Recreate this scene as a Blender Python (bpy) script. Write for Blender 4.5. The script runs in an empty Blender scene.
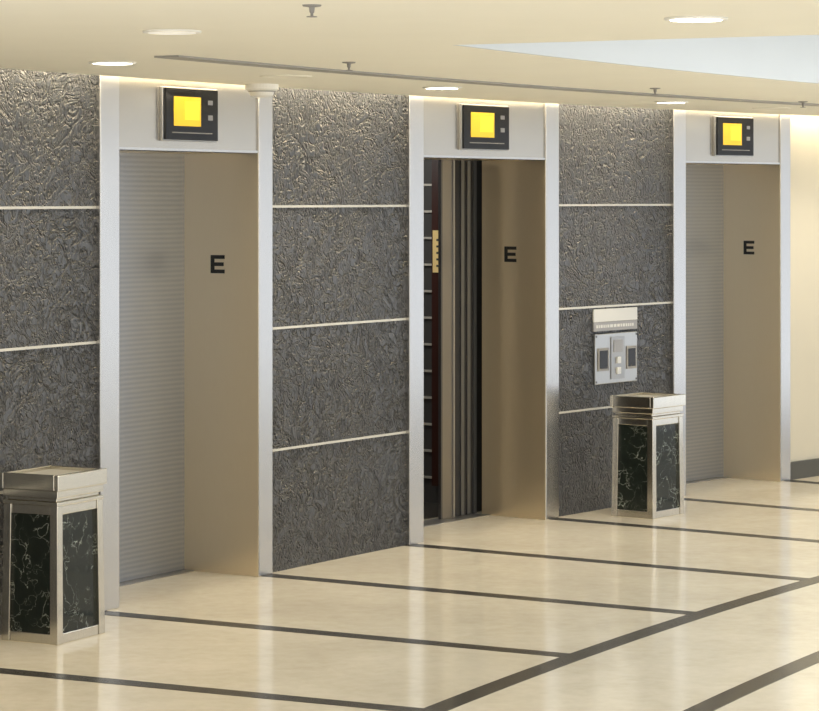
import bpy, math, random
from mathutils import Vector
random.seed(4)
scene = bpy.context.scene
scene.view_settings.view_transform = 'Standard'

# ---------------- lobby geometry: gently curved elevator wall ----------------
H_CAM = 1.9
CEIL = 2.452
A0 = math.radians(33.7); K = math.radians(1.8); R = 1.0 / K
CX, CY = -0.028, 14.44
def W(s, d, z):
    a = A0 + K * s
    x = CX + R * (math.cos(A0) - math.cos(a)) + math.cos(a) * d
    y = CY + R * (math.sin(a) - math.sin(A0)) - math.sin(a) * d
    return (x, y, z)

# ---------------- materials ----------------
def new_mat(name):
    m = bpy.data.materials.new(name); m.use_nodes = True
    nt = m.node_tree; b = nt.nodes['Principled BSDF']
    return m, nt, b
def simple(name, col, rough=0.5, metal=0.0, emit=None, es=0.0, spec=None):
    m, nt, b = new_mat(name)
    b.inputs['Base Color'].default_value = (*col, 1)
    b.inputs['Roughness'].default_value = rough
    b.inputs['Metallic'].default_value = metal
    if spec is not None: b.inputs['Specular IOR Level'].default_value = spec
    if emit:
        b.inputs['Emission Color'].default_value = (*emit, 1)
        b.inputs['Emission Strength'].default_value = es
    return m
def coords(nt, scale=(1, 1, 1)):
    tc = nt.nodes.new('ShaderNodeTexCoord'); mp = nt.nodes.new('ShaderNodeMapping')
    mp.inputs['Scale'].default_value = scale
    nt.links.new(tc.outputs['Object'], mp.inputs['Vector'])
    return mp.outputs['Vector']
def noise(nt, vec, scale, detail=3, rough=0.5, dist=0.0):
    n = nt.nodes.new('ShaderNodeTexNoise')
    n.inputs['Scale'].default_value = scale; n.inputs['Detail'].default_value = detail
    n.inputs['Roughness'].default_value = rough; n.inputs['Distortion'].default_value = dist
    nt.links.new(vec, n.inputs['Vector']); return n.outputs['Fac']
def ramp(nt, fac, stops):
    r = nt.nodes.new('ShaderNodeValToRGB')
    e = r.color_ramp.elements
    while len(e) < len(stops): e.new(0.5)
    for i, (p, c) in enumerate(stops):
        e[i].position = p; e[i].color = (*c, 1)
    nt.links.new(fac, r.inputs['Fac']); return r.outputs['Color']
def bump(nt, b, h, strength, distance):
    n = nt.nodes.new('ShaderNodeBump'); n.inputs['Strength'].default_value = strength
    n.inputs['Distance'].default_value = distance
    nt.links.new(h, n.inputs['Height']); nt.links.new(n.outputs['Normal'], b.inputs['Normal'])
def mathn(nt, op, a, c=None, e=None):
    n = nt.nodes.new('ShaderNodeMath'); n.operation = op
    for i, v in enumerate((a, c, e)):
        if v is None: continue
        if isinstance(v, (int, float)): n.inputs[i].default_value = v
        else: nt.links.new(v, n.inputs[i])
    return n.outputs[0]

def steel(name, c1, c2, rough, sc=(60, 60, 1.5), metal=1.0):
    m, nt, b = new_mat(name)
    v = coords(nt, sc)
    f = noise(nt, v, 8, 3, 0.6)
    nt.links.new(ramp(nt, f, [(0.3, c1), (0.7, c2)]), b.inputs['Base Color'])
    b.inputs['Metallic'].default_value = metal
    b.inputs['Roughness'].default_value = rough
    return m
M_steel = steel('brushed_steel', (.55, .545, .54), (.59, .585, .58), .27)
M_header = steel('header_steel', (.50, .475, .43), (.52, .495, .45), .24)
M_reveal = steel('jamb_steel', (.77, .65, .46), (.79, .67, .48), .28, metal=.8)
M_plate = steel('plate_steel', (.44, .44, .43), (.47, .47, .46), .3)
M_bin = steel('bin_steel', (.64, .61, .54), (.72, .69, .62), .18, (30, 30, 2))

def ribbed():
    m, nt, b = new_mat('linen_door_steel')
    v = coords(nt)
    sx = nt.nodes.new('ShaderNodeSeparateXYZ'); nt.links.new(v, sx.inputs[0])
    w = mathn(nt, 'SINE', mathn(nt, 'MULTIPLY', sx.outputs['Z'], 2 * math.pi / 0.024))
    n1 = noise(nt, coords(nt, (6, 6, 60)), 5, 3)
    h = mathn(nt, 'ADD', w, mathn(nt, 'MULTIPLY', n1, 1.5))
    bump(nt, b, h, 0.08, 0.002)
    c = ramp(nt, mathn(nt, 'MULTIPLY_ADD', w, 0.5, 0.5), [(0, (.29, .32, .375)), (1, (.34, .37, .425))])
    nt.links.new(c, b.inputs['Base Color'])
    b.inputs['Metallic'].default_value = .75; b.inputs['Roughness'].default_value = .32
    return m
M_door = ribbed()

def relief():
    m, nt, b = new_mat('embossed_dark_panel')
    v = coords(nt)
    n1 = noise(nt, v, 6, 2, .5, 3.0)
    n2 = noise(nt, v, 14, 2, .5, 2.0)
    n3 = noise(nt, v, 45, 2, .5)
    def step(n, lo, hi):
        mr = nt.nodes.new('ShaderNodeMapRange'); mr.interpolation_type = 'SMOOTHSTEP'
        mr.inputs['From Min'].default_value = lo; mr.inputs['From Max'].default_value = hi
        nt.links.new(n, mr.inputs['Value']); return mr.outputs[0]
    r1 = mathn(nt, 'ABSOLUTE', mathn(nt, 'SUBTRACT', n1, 0.5))
    r2 = mathn(nt, 'ABSOLUTE', mathn(nt, 'SUBTRACT', n2, 0.5))
    rr = step(r1, .015, .055); r3 = step(r2, .02, .075)
    h = mathn(nt, 'ADD', mathn(nt, 'ADD', mathn(nt, 'MULTIPLY', rr, .6), mathn(nt, 'MULTIPLY', r3, .4)), mathn(nt, 'MULTIPLY', n3, .10))
    bump(nt, b, h, 1.0, 0.030)
    nt.links.new(ramp(nt, h, [(.2, (.018, .020, .023)), (.75, (.042, .045, .051)), (1, (.055, .058, .065))]), b.inputs['Base Color'])
    b.inputs['Roughness'].default_value = .33
    b.inputs['Specular IOR Level'].default_value = .75
    return m
M_panel = relief()

def floor_mat():
    m, nt, b = new_mat('cream_marble')
    v = coords(nt)
    n1 = noise(nt, v, 1.6, 6, .6, .6); n2 = noise(nt, v, 14, 5, .65)
    f = mathn(nt, 'ADD', mathn(nt, 'MULTIPLY', n1, .6), mathn(nt, 'MULTIPLY', n2, .4))
    nt.links.new(ramp(nt, f, [(.35, (.66, .60, .475)), (.65, (.81, .75, .62))]), b.inputs['Base Color'])
    b.inputs['Roughness'].default_value = .11
    b.inputs['Specular IOR Level'].default_value = .65
    return m
M_floor = floor_mat()
def dark_stone():
    m, nt, b = new_mat('dark_inlay_stone')
    f = noise(nt, coords(nt), 12, 5, .6)
    nt.links.new(ramp(nt, f, [(.3, (.035, .032, .028)), (.7, (.075, .07, .06))]), b.inputs['Base Color'])
    b.inputs['Roughness'].default_value = .25
    return m
M_inlay = dark_stone()
def marble():
    m, nt, b = new_mat('black_veined_marble')
    v = coords(nt)
    n = nt.nodes.new('ShaderNodeTexNoise'); n.inputs['Scale'].default_value = 9; n.inputs['Detail'].default_value = 5
    nt.links.new(v, n.inputs['Vector'])
    mx = nt.nodes.new('ShaderNodeMixRGB'); mx.inputs[0].default_value = .28
    nt.links.new(v, mx.inputs[1]); nt.links.new(n.outputs['Color'], mx.inputs[2])
    vo = nt.nodes.new('ShaderNodeTexVoronoi'); vo.feature = 'DISTANCE_TO_EDGE'; vo.inputs['Scale'].default_value = 11
    nt.links.new(mx.outputs[0], vo.inputs['Vector'])
    nn = noise(nt, v, 9, 3)
    d = mathn(nt, 'ADD', vo.outputs['Distance'], mathn(nt, 'MULTIPLY', nn, .07))
    nt.links.new(ramp(nt, d, [(.0, (.5, .53, .48)), (.032, (.36, .39, .35)), (.045, (.016, .021, .018)), (1, (.007, .009, .008))]), b.inputs['Base Color'])
    b.inputs['Roughness'].default_value = .10
    b.inputs['Specular IOR Level'].default_value = .35
    return m
M_marble = marble()
def paint(name, c, s=3):
    m, nt, b = new_mat(name)
    f = noise(nt, coords(nt), s, 3)
    nt.links.new(ramp(nt, f, [(.3, tuple(x * .98 for x in c)), (.7, c)]), b.inputs['Base Color'])
    b.inputs['Roughness'].default_value = .7
    return m
M_ceil = paint('ceiling_paint', (.87, .84, .73))
M_coffer = paint('coffer_paint', (.66, .70, .74))
M_wallp = paint('cream_wall_paint', (.62, .58, .48))
M_joint = simple('joint_trim', (.60, .58, .52), .4, .3)
M_black = simple('black_gloss', (.012, .012, .013), .12, spec=.25)
M_rubber = simple('matte_black', (.02, .02, .02), .6)
M_letter = simple('letter_black', (.012, .012, .012), .5)
M_dgrey = simple('dark_grey_metal', (.12, .12, .125), .35, .8)
M_mgrey = simple('mid_grey_metal', (.38, .38, .38), .35, .9)
M_leaf = simple('door_edge_metal', (.28, .27, .255), .35, .9)
M_fin = simple('door_fin_metal', (.17, .175, .18), .4, .8)
M_red = simple('dark_red_laminate', (.045, .014, .010), .35)
M_gold_glow = simple('brass_glow', (.75, .58, .25), .35, .3, (.8, .58, .25), .2)  # brass tone with a faint glow added; the strip is no lamp
M_car = simple('car_wall_dark', (.06, .06, .06), .35)
M_white = simple('white_plastic', (.85, .84, .80), .4)
M_yellow = simple('yellow_screen', (.5, .35, .01), .4, 0, (.85, .46, .005), .7)
M_yellow2 = simple('yellow_screen_core', (.5, .4, .02), .4, 0, (1, .62, .01), .85)
M_lamp = simple('lamp_lens', (1, 1, 1), .3, 0, (1, .93, .78), 12)
M_lampdim = simple('lamp_lens_dim', (.9, .88, .8), .4, 0, (1, .95, .85), .4)
M_slot = simple('slot_lamp', (1, 1, 1), .3, 0, (1, .87, .66), 17)
M_grey = simple('grey_strip', (.26, .25, .235), .5)
M_diff = simple('diffuser_grey', (.33, .32, .30), .5)
M_sign = simple('sign_white', (.62, .62, .60), .35)
M_signg = simple('sign_grey', (.30, .30, .31), .4)
M_base = simple('baseboard_dark', (.07, .07, .06), .35)
M_tray = simple('tray_sand', (.32, .31, .28), .6)

# ---------------- mesh builder ----------------
class MB:
    def __init__(self): self.v = []; self.f = []; self.mi = []; self.mats = []
    def m(self, mat):
        if mat not in self.mats: self.mats.append(mat)
        return self.mats.index(mat)
    def box(self, s0, s1, d0, d1, z0, z1, mat, step=0.3, xf=None):
        n = max(1, int(math.ceil((s1 - s0) / step))); k = self.m(mat); b = len(self.v)
        T = xf or W
        for i in range(n + 1):
            s = s0 + (s1 - s0) * i / n
            for d, z in ((d0, z0), (d1, z0), (d1, z1), (d0, z1)):
                self.v.append(T(s, d, z))
        for i in range(n):
            p = b + i * 4; q = p + 4
            for j in range(4):
                j2 = (j + 1) % 4
                self.f.append((p + j, q + j, q + j2, p + j2)); self.mi.append(k)
        self.f.append((b, b + 1, b + 2, b + 3)); self.mi.append(k)
        e = b + n * 4
        self.f.append((e + 3, e + 2, e + 1, e)); self.mi.append(k)
    def lathe(self, c, prof, mat, seg=32):
        k = self.m(mat); b = len(self.v)
        for (r, z) in prof:
            for i in range(seg):
                t = 2 * math.pi * i / seg
                self.v.append((c[0] + r * math.cos(t), c[1] + r * math.sin(t), c[2] + z))
        for j in range(len(prof) - 1):
            for i in range(seg):
                i2 = (i + 1) % seg
                self.f.append((b + j * seg + i, b + j * seg + i2, b + (j + 1) * seg + i2, b + (j + 1) * seg + i)); self.mi.append(k)
        self.f.append(tuple(b + i for i in range(seg))); self.mi.append(k)
        self.f.append(tuple(b + (len(prof) - 1) * seg + i for i in reversed(range(seg)))); self.mi.append(k)
    def obj(self, name, parent=None, bevel=0, smooth=False):
        me = bpy.data.meshes.new(name); me.from_pydata(self.v, [], self.f)
        for m in self.mats: me.materials.append(m)
        for p, k in zip(me.polygons, self.mi): p.material_index = k; p.use_smooth = smooth
        import bmesh
        bm = bmesh.new(); bm.from_mesh(me); bmesh.ops.recalc_face_normals(bm, faces=bm.faces); bm.to_mesh(me); bm.free()
        o = bpy.data.objects.new(name, me); scene.collection.objects.link(o)
        if parent: o.parent = parent
        if bevel:
            md = o.modifiers.new('bevel', 'BEVEL'); md.width = bevel; md.segments = 2; md.limit_method = 'ANGLE'
        return o
def empty(name):
    e = bpy.data.objects.new(name, None); scene.collection.objects.link(e); return e

# ---------------- floor ----------------
S0, S1 = -9.0, 9.0
fl = MB(); fl.box(S0, S1, -3.2, 10.5, -0.1, 0.0, M_floor, 0.5)
floor = fl.obj('floor')
DOORS = [(-2.724, -2.573, -1.40, -1.278), (.01, .15, 1.415, 1.555), (2.84, 2.98, 4.106, 4.226)]
inl = MB()
e = 0.0015
DL = 2.38
for sc in (-5.5, -4.16, -2.72, -1.33, 0.04, 1.50, 2.84, 4.20, 5.6, 7.0):
    inl.box(sc - .05, sc + .05, 0.0, DL, -0.01, e, M_inlay, 1)
inl.box(S0, S1, DL, DL + .10, -0.01, e, M_inlay)
inl.box(S0, S1, DL + .88, DL + .98, -0.01, e, M_inlay)
inl.obj('floor_inlay', floor)

# ---------------- elevator wall ----------------
wb = MB()
segs = [(S0, DOORS[0][0]), (DOORS[0][3], DOORS[1][0]), (DOORS[1][3], DOORS[2][0])]
joints = [0.619, 1.238, 1.857]
zs = [0.0] + joints + [2.62]
for (a, b) in segs:
    wb.box(a, b, -.12, -.012, 0, 2.62, M_rubber)
    for i in range(4):
        z0 = zs[i] + (0.004 if i else 0); z1 = zs[i + 1] - 0.004
        wb.box(a, b, -.012, 0, z0, z1, M_panel)
    for z in joints:
        wb.box(a, b, -.012, .003, z - .006, z + .006, M_joint)
for D in DOORS:   # wall above entrances
    wb.box(D[0], D[3], -.12, -.01, 2.47, 2.62, M_rubber)
wb.obj('wall_back')
wr = MB(); wr.box(DOORS[2][3], S1, -.12, 0, 0, 2.62, M_wallp); wr.obj('wall_right')
br = MB()
br.box(DOORS[2][3] + .002, S1, 0, .015, 0, .115, M_base); br.box(DOORS[2][3] + .002, S1, 0, .020, .10, .12, M_base)
br.obj('baseboard_right')

# ---------------- elevators ----------------
def elevator(D, kind):
    root = empty('elevator_entrance')
    a, b, c, d = D
    back = -.43; top = 2.125; F = .03
    fr = MB()
    fr.box(a, b, -.10, F, 0, 2.50, M_steel, 1)
    fr.box(c, d, -.10, F, 0, 2.50, M_steel, 1)
    fr.obj('frame_posts', root, .005)
    hd = MB()
    hd.box(b, c, -.10, F - .012, top, 2.50, M_header)
    hd.box(b, c, -.10, F - .006, top, top + .012, M_steel)
    hd.obj('header', root)
    rv = MB()
    rv.box(b - .03, b - .0005, back, -.10, 0, top, M_reveal, 1)
    rv.box(c, c + .03, back, -.10, 0, top, M_reveal, 1)
    rv.box(c - .003, c, back, F - .006, 0, top, M_reveal, 1)
    rv.box(b, b + .003, back, F - .006, 0, top, M_reveal, 1)
    rv.box(b, c, back, -.10, top, top + .03, M_reveal)
    rv.obj('jamb_lining', root)
    sl = MB(); sl.box(b, c, back - .09, back + .06, 0, .004, M_mgrey); sl.obj('sill', root)
    lt = MB()
    S = c - .003; t = .003; z = 1.565; h = .092
    d0, d1 = -.265, -.18
    lt.box(S - t, S, d0, d0 + .022, z - h / 2, z + h / 2, M_letter)
    for zc in (z - h / 2 + .0095, z, z + h / 2 - .0095):
        lt.box(S - t, S, d0 + .022, d1 - (0.006 if zc == z else 0), zc - .0095, zc + .0095, M_letter)
    lt.obj('letter_e', root)
    mid = (b + c) / 2
    if kind == 'closed':
        dr = MB(); dr.box(b, mid - .002, back - .045, back, .006, top + .02, M_door); dr.obj('door_leaf_1', root)
        dr = MB(); dr.box(mid + .002, c, back - .045, back, .006, top + .02, M_door); dr.obj('door_leaf_2', root)
        bk = MB(); bk.box(b - .05, c + .05, back - .12, back - .06, 0, top + .1, M_rubber); bk.obj('light_leak_stop', root)  # added unseen backing that stops light leaking in behind the leaves
    else:
        g = 1.035
        dr = MB()
        dr.box(g, g + .015, back - .05, back - .03, .006, top, M_dgrey)
        dr.box(g + .015, g + .115, back - .05, back - .03, .006, top, M_leaf)
        dr.box(g + .115, g + .13, back - .05, back - .022, .006, top, M_mgrey)
        dr.box(g + .13, g + .235, back - .07, back - .05, .006, top, M_rubber)
        x = g + .22
        for i in range(5):
            m = (M_fin, M_rubber)[i % 2]
            dr.box(x, x + .032, back - .07, back - (.04 if i % 2 == 0 else .05), .006, top, m); x += .032
        dr.obj('door_leaf_open', root)
        # car
        car = MB()
        cb = back - 1.75; cs0, cs1 = b - .2, c + .25
        car.box(cs0, cs1, cb - .03, cb, 0, 2.35, M_car)
        car.box(cs0 - .03, cs0, cb, back - .14, 0, 2.35, M_car)
        car.box(cs1, cs1 + .03, cb, back - .14, 0, 2.35, M_car)
        car.box(cs0, cs1, cb, back - .14, 2.32, 2.35, M_car)
        car.box(cs0, cs1, cb, back - .14, 0.001, .006, M_inlay)
        car.box(c + .03, cs1 + .03, back - .16, back - .10, 0, 2.35, M_rubber)
        car.box(cs0 - .03, b - .03, back - .16, back - .10, 0, 2.35, M_rubber)
        car.box(cs0, cs1, back - .16, back, top + .03, 2.35, M_rubber)
        for i in range(14):
            zz = .16 + i * .165
            car.box(cs1 - .014, cs1, cb, back - .2, zz, zz + .013, M_joint)
            car.box(cs0, cs1, cb, cb + .012, zz, zz + .013, M_joint)
        car.obj('elevator_car', root)
        cop = MB()
        cop.box(cs1 - .04, cs1 - .014, back - .53, back - .25, 0.12, 2.2, M_red)
        cop.box(cs1 - .05, cs1 - .04, back - .515, back - .40, 1.44, 1.70, M_gold_glow)
        for i in range(5):
            cop.box(cs1 - .053, cs1 - .05, back - .485, back - .47, 1.475 + i * .04, 1.487 + i * .04, M_dgrey)
        cop.obj('car_operating_panel', root)
        l = bpy.data.lights.new('car_light', 'AREA'); l.size = .7; l.energy = 16; l.color = (1, .96, .9)
        o = bpy.data.objects.new('car_lamp', l); o.location = W((b + c) / 2, back - .95, 2.30); scene.collection.objects.link(o); o.parent = root
    return root
elevator(DOORS[0], 'closed'); elevator(DOORS[1], 'open'); elevator(DOORS[2], 'closed')

# ---------------- indicator displays ----------------
def indicator(s0, s1, z0, z1):
    root = empty('floor_indicator_display')
    F = .018; w = s1 - s0; h = z1 - z0
    m = MB(); m.box(s0 - .008, s1 + .008, F, F + .018, z0 - .006, z1 + .006, M_mgrey); m.obj('bezel', root, .003)
    m = MB(); m.box(s0, s1, F + .018, F + .030, z0, z1, M_black); m.obj('glass', root, .003)
    m = MB()
    a = s0 + .15 * w; b = s0 + .66 * w; lo = z0 + .27 * h; hi = z0 + .84 * h
    m.box(a, b, F + .03, F + .032, lo, hi, M_yellow)
    m.box(a + .2 * w, b - .03 * w, F + .032, F + .0328, lo + .12 * h, hi - .08 * h, M_yellow2)
    m.obj('screen', root)
    m = MB()
    m.box(s1 - .20 * w, s1 - .11 * w, F + .03, F + .032, z0 + .70 * h, z0 + .79 * h, M_leaf)
    m.box(s1 - .20 * w, s1 - .11 * w, F + .03, F + .032, z0 + .40 * h, z0 + .50 * h, M_leaf)
    m.box(s0 + .12 * w, s1 - .12 * w, F + .03, F + .032, z0 + .13 * h, z0 + .15 * h, M_grey)
    m.obj('indicator_marks', root)
indicator(-2.225, -1.785, 2.178, 2.425)
indicator(.525, .995, 2.178, 2.425)
indicator(3.32, 3.75, 2.178, 2.425)

# ---------------- call panel and sign ----------------
cp = empty('call_button_panel')
m = MB(); m.box(1.97, 2.44, 0, .016, .765, 1.072, M_plate); m.obj('plate', cp, .004)
m = MB()
m.box(1.995, 2.115, .016, .022, .845, .985, M_grey); m.box(2.01, 2.10, .022, .024, .86, .97, M_black)
m.box(2.315, 2.425, .016, .022, .845, .985, M_grey); m.box(2.33, 2.41, .022, .024, .86, .97, M_black)
m.box(2.14, 2.29, .016, .022, .79, 1.05, M_mgrey)
m.box(2.165, 2.265, .022, .026, .955, 1.03, M_signg); m.box(2.195, 2.235, .022, .032, .885, .925, M_sign); m.box(2.195, 2.235, .022, .032, .82, .86, M_sign)
for (x, z) in ((1.982, .78), (2.428, .78), (1.982, 1.057), (2.428, 1.057)):
    m.box(x - .006, x + .006, .016, .019, z - .006, z + .006, M_dgrey)
m.obj('buttons', cp, .001)
sg = empty('wall_sign')
m = MB(); m.box(1.965, 2.45, 0, .010, 1.145, 1.222, M_sign); m.box(1.965, 2.45, 0, .010, 1.088, 1.144, M_signg); m.obj('sign_plate', sg, .001)
m = MB(); x = 1.99
while x < 2.41:
    w = random.uniform(.012, .035); m.box(x, x + w, .010, .0115, 1.108, 1.126, M_sign); x += w + .008
m.obj('sign_lettering', sg)

# ---------------- bins ----------------
def bin_(sc, dc, hs, hd):
    root = empty('trash_can')
    def t(s, d, z):
        q = 1 + .05 * (1 - min(z, .6) / .6)
        return W(sc + s * q, dc + d * q, z)
    m = MB(); p = .040
    for sx in (-1, 1):
        for sd in (-1, 1):
            s0, s1 = sorted((sx * hs, sx * (hs - p))); d0, d1 = sorted((sd * hd, sd * (hd - p)))
            m.box(s0, s1, d0, d1, 0, .59, M_bin, 1, t)
    g = .006
    for (z0, z1) in ((.0, .045), (.55, .59)):
        for sd in (-1, 1):
            d0, d1 = sorted((sd * (hd - g), sd * (hd - .03)))
            m.box(-hs + p, hs - p, d0, d1, z0, z1, M_bin, 1, t)
        for sx in (-1, 1):
            s0, s1 = sorted((sx * (hs - g), sx * (hs - .03)))
            m.box(s0, s1, -hd + p, hd - p, z0, z1, M_bin, 1, t)
    m.obj('frame', root, .003)
    m = MB()
    m.box(-hs + .016, hs - .016, -hd + .016, hd - .016, .012, .589, M_marble, 1, t)
    m.obj('marble_panels', root)
    m = MB()
    o = .014
    m.box(-hs - .004, hs + .004, -hd - .004, hd + .004, .59, .606, M_bin, 1, t)
    m.box(-hs + .012, hs - .012, -hd + .012, hd - .012, .606, .622, M_bin, 1, t)
    m.box(-hs - .002, hs + .002, -hd - .002, hd + .002, .622, .655, M_bin, 1, t)
    w = .022; a, b = hs + o, hd + o
    m.box(-a, a, -b, -b + w, .655, .722, M_bin, 1, t); m.box(-a, a, b - w, b, .655, .722, M_bin, 1, t)
    m.box(-a, -a + w, -b + w, b - w, .655, .722, M_bin, 1, t); m.box(a - w, a, -b + w, b - w, .655, .722, M_bin, 1, t)
    m.obj('lid', root, .003)
    m = MB(); m.box(-a + w, a - w, -b + w, b - w, .658, .706, M_tray, 1, t); m.obj('tray', root)
bin_(-3.375, .235, .172, .140)
bin_(1.98, .385, .172, .140)

# ---------------- ceiling ----------------
SC = -4.35
cl = MB()
cl.box(S0, S1, .15, 2.6, CEIL, CEIL + .16, M_ceil)
cl.box(S0, SC, 2.6, 10.5, CEIL, CEIL + .16, M_ceil)
cl.box(SC, S1, 2.6, 10.5, CEIL + .30, CEIL + .34, M_coffer)
cl.box(SC, S1, 2.6, 2.62, CEIL + .0, CEIL + .30, M_coffer)
cl.box(SC - .02, SC, 2.6, 10.5, CEIL + .16, CEIL + .30, M_coffer)
cl.box(S0, S1, -.12, .15, CEIL + .16, CEIL + .2, M_ceil)
ceiling = cl.obj('ceiling')
m = MB(); m.box(S0, S1, .05, .10, CEIL + .10, CEIL + .13, M_slot); m.obj('cove_light', ceiling)
m = MB()
m.box(-4.2, S1, 1.26, 1.37, CEIL - .008, CEIL - .0005, M_diff)
m.obj('linear_air_diffuser', ceiling)

def downlight(x, y, r=.08, on=True, power=66, col=(1, .87, .67)):
    root = empty('recessed_downlight')
    m = MB(); m.lathe((x, y, CEIL), [(r + .018, 0), (r + .016, -.006), (r, -.007), (r, -.001)], M_white); m.obj('trim_ring', root, smooth=True)
    m = MB(); m.lathe((x, y, CEIL), [(r - .001, -.002), (r - .001, -.0075)], M_lamp if on else M_lampdim); m.obj('lens', root)
    if on:
        l = bpy.data.lights.new('downlight_lamp', 'SPOT'); l.energy = power; l.color = col
        l.spot_size = math.radians(140); l.spot_blend = .8; l.shadow_soft_size = .07
        o = bpy.data.objects.new('lamp', l); o.location = (x, y, CEIL - .03); scene.collection.objects.link(o); o.parent = root
for s in (-6.9, -3.85, -.98, 1.47, 4.4):
    p = W(s, .85, 0); downlight(p[0], p[1])
downlight(.879, 8.1, col=(1, .95, .88)); downlight(-.785, 8.73, on=False)
def disc(x, y, r):
    m = MB(); m.lathe((x, y, CEIL), [(r, 0), (r - .004, -.005), (r - .02, -.005), (r - .025, -.002)], M_ceil)
    m.lathe((x, y, CEIL), [(r - .026, 0), (r - .026, -.003)], M_ceil); m.obj('ceiling_speaker')
disc(-.56, 11.95, .12); disc(2.22, 16.2, .12)
def sprinkler(x, y):
    m = MB(); k = .7
    m.lathe((x, y, CEIL), [(r * k, z * k) for r, z in [(.04, 0), (.037, -.006), (.012, -.010), (.010, -.03), (.006, -.035), (.006, -.045), (.022, -.047), (.022, -.05)]], M_grey, 20)
    m.obj('sprinkler_head')
for x, y in ((-.279, 7.55), (-.246, 10.72), (1.232, 13.25), (2.25, 15.1)): sprinkler(x, y)
sx, sy, _ = W(-1.75, .28, 0)
m = MB(); m.lathe((sx, sy, CEIL), [(.082, 0), (.082, -.024), (.070, -.032), (.062, -.034), (.055, -.056), (.03, -.064)], M_white)
m.lathe((sx, sy, CEIL - .0325), [(.066, 0), (.066, -.005)], M_grey); m.obj('smoke_detector')

# ---------------- lights ----------------
w = bpy.data.worlds.new('lobby_ambient'); scene.world = w; w.use_nodes = True
nt = w.node_tree
tc = nt.nodes.new('ShaderNodeTexCoord'); sx = nt.nodes.new('ShaderNodeSeparateXYZ')
nt.links.new(tc.outputs['Generated'], sx.inputs[0])
f = mathn(nt, 'MULTIPLY_ADD', sx.outputs['X'], .5, .5)
c = ramp(nt, f, [(.1, (1, .93, .81)), (.55, (1, .97, .92)), (.9, (.91, .95, 1))])
nt.links.new(c, nt.nodes['Background'].inputs['Color'])
g = nt.nodes.new('ShaderNodeMapRange'); g.interpolation_type = 'SMOOTHSTEP'
g.inputs['From Min'].default_value = -.22; g.inputs['From Max'].default_value = .14
g.inputs['To Min'].default_value = 2.2; g.inputs['To Max'].default_value = .62
nt.links.new(sx.outputs['Z'], g.inputs['Value'])
nt.links.new(g.outputs[0], nt.nodes['Background'].inputs['Strength'])
for s in (-1.5, 3.0):
    l = bpy.data.lights.new('coffer_area', 'AREA'); l.shape = 'RECTANGLE'; l.size = 3.2; l.size_y = 3; l.energy = 135; l.color = (.96, .98, 1)
    o = bpy.data.objects.new('coffer_lamp', l); x, y, z = W(s, 5.5, CEIL + .27); o.location = (x, y, z)
    o.rotation_euler = (0, 0, -(A0 + K * s)); scene.collection.objects.link(o); o.parent = ceiling

# ---------------- camera ----------------
cam = bpy.data.cameras.new('camera'); co = bpy.data.objects.new('camera', cam); scene.collection.objects.link(co)
co.location = (0, 0, H_CAM); co.rotation_euler = (math.radians(90), 0, 0)
cam.sensor_fit = 'HORIZONTAL'; cam.sensor_width = 36; cam.lens = 36 * 2641 / 819
cam.shift_y = -157.5 / 819
cam.clip_end = 200
scene.camera = co
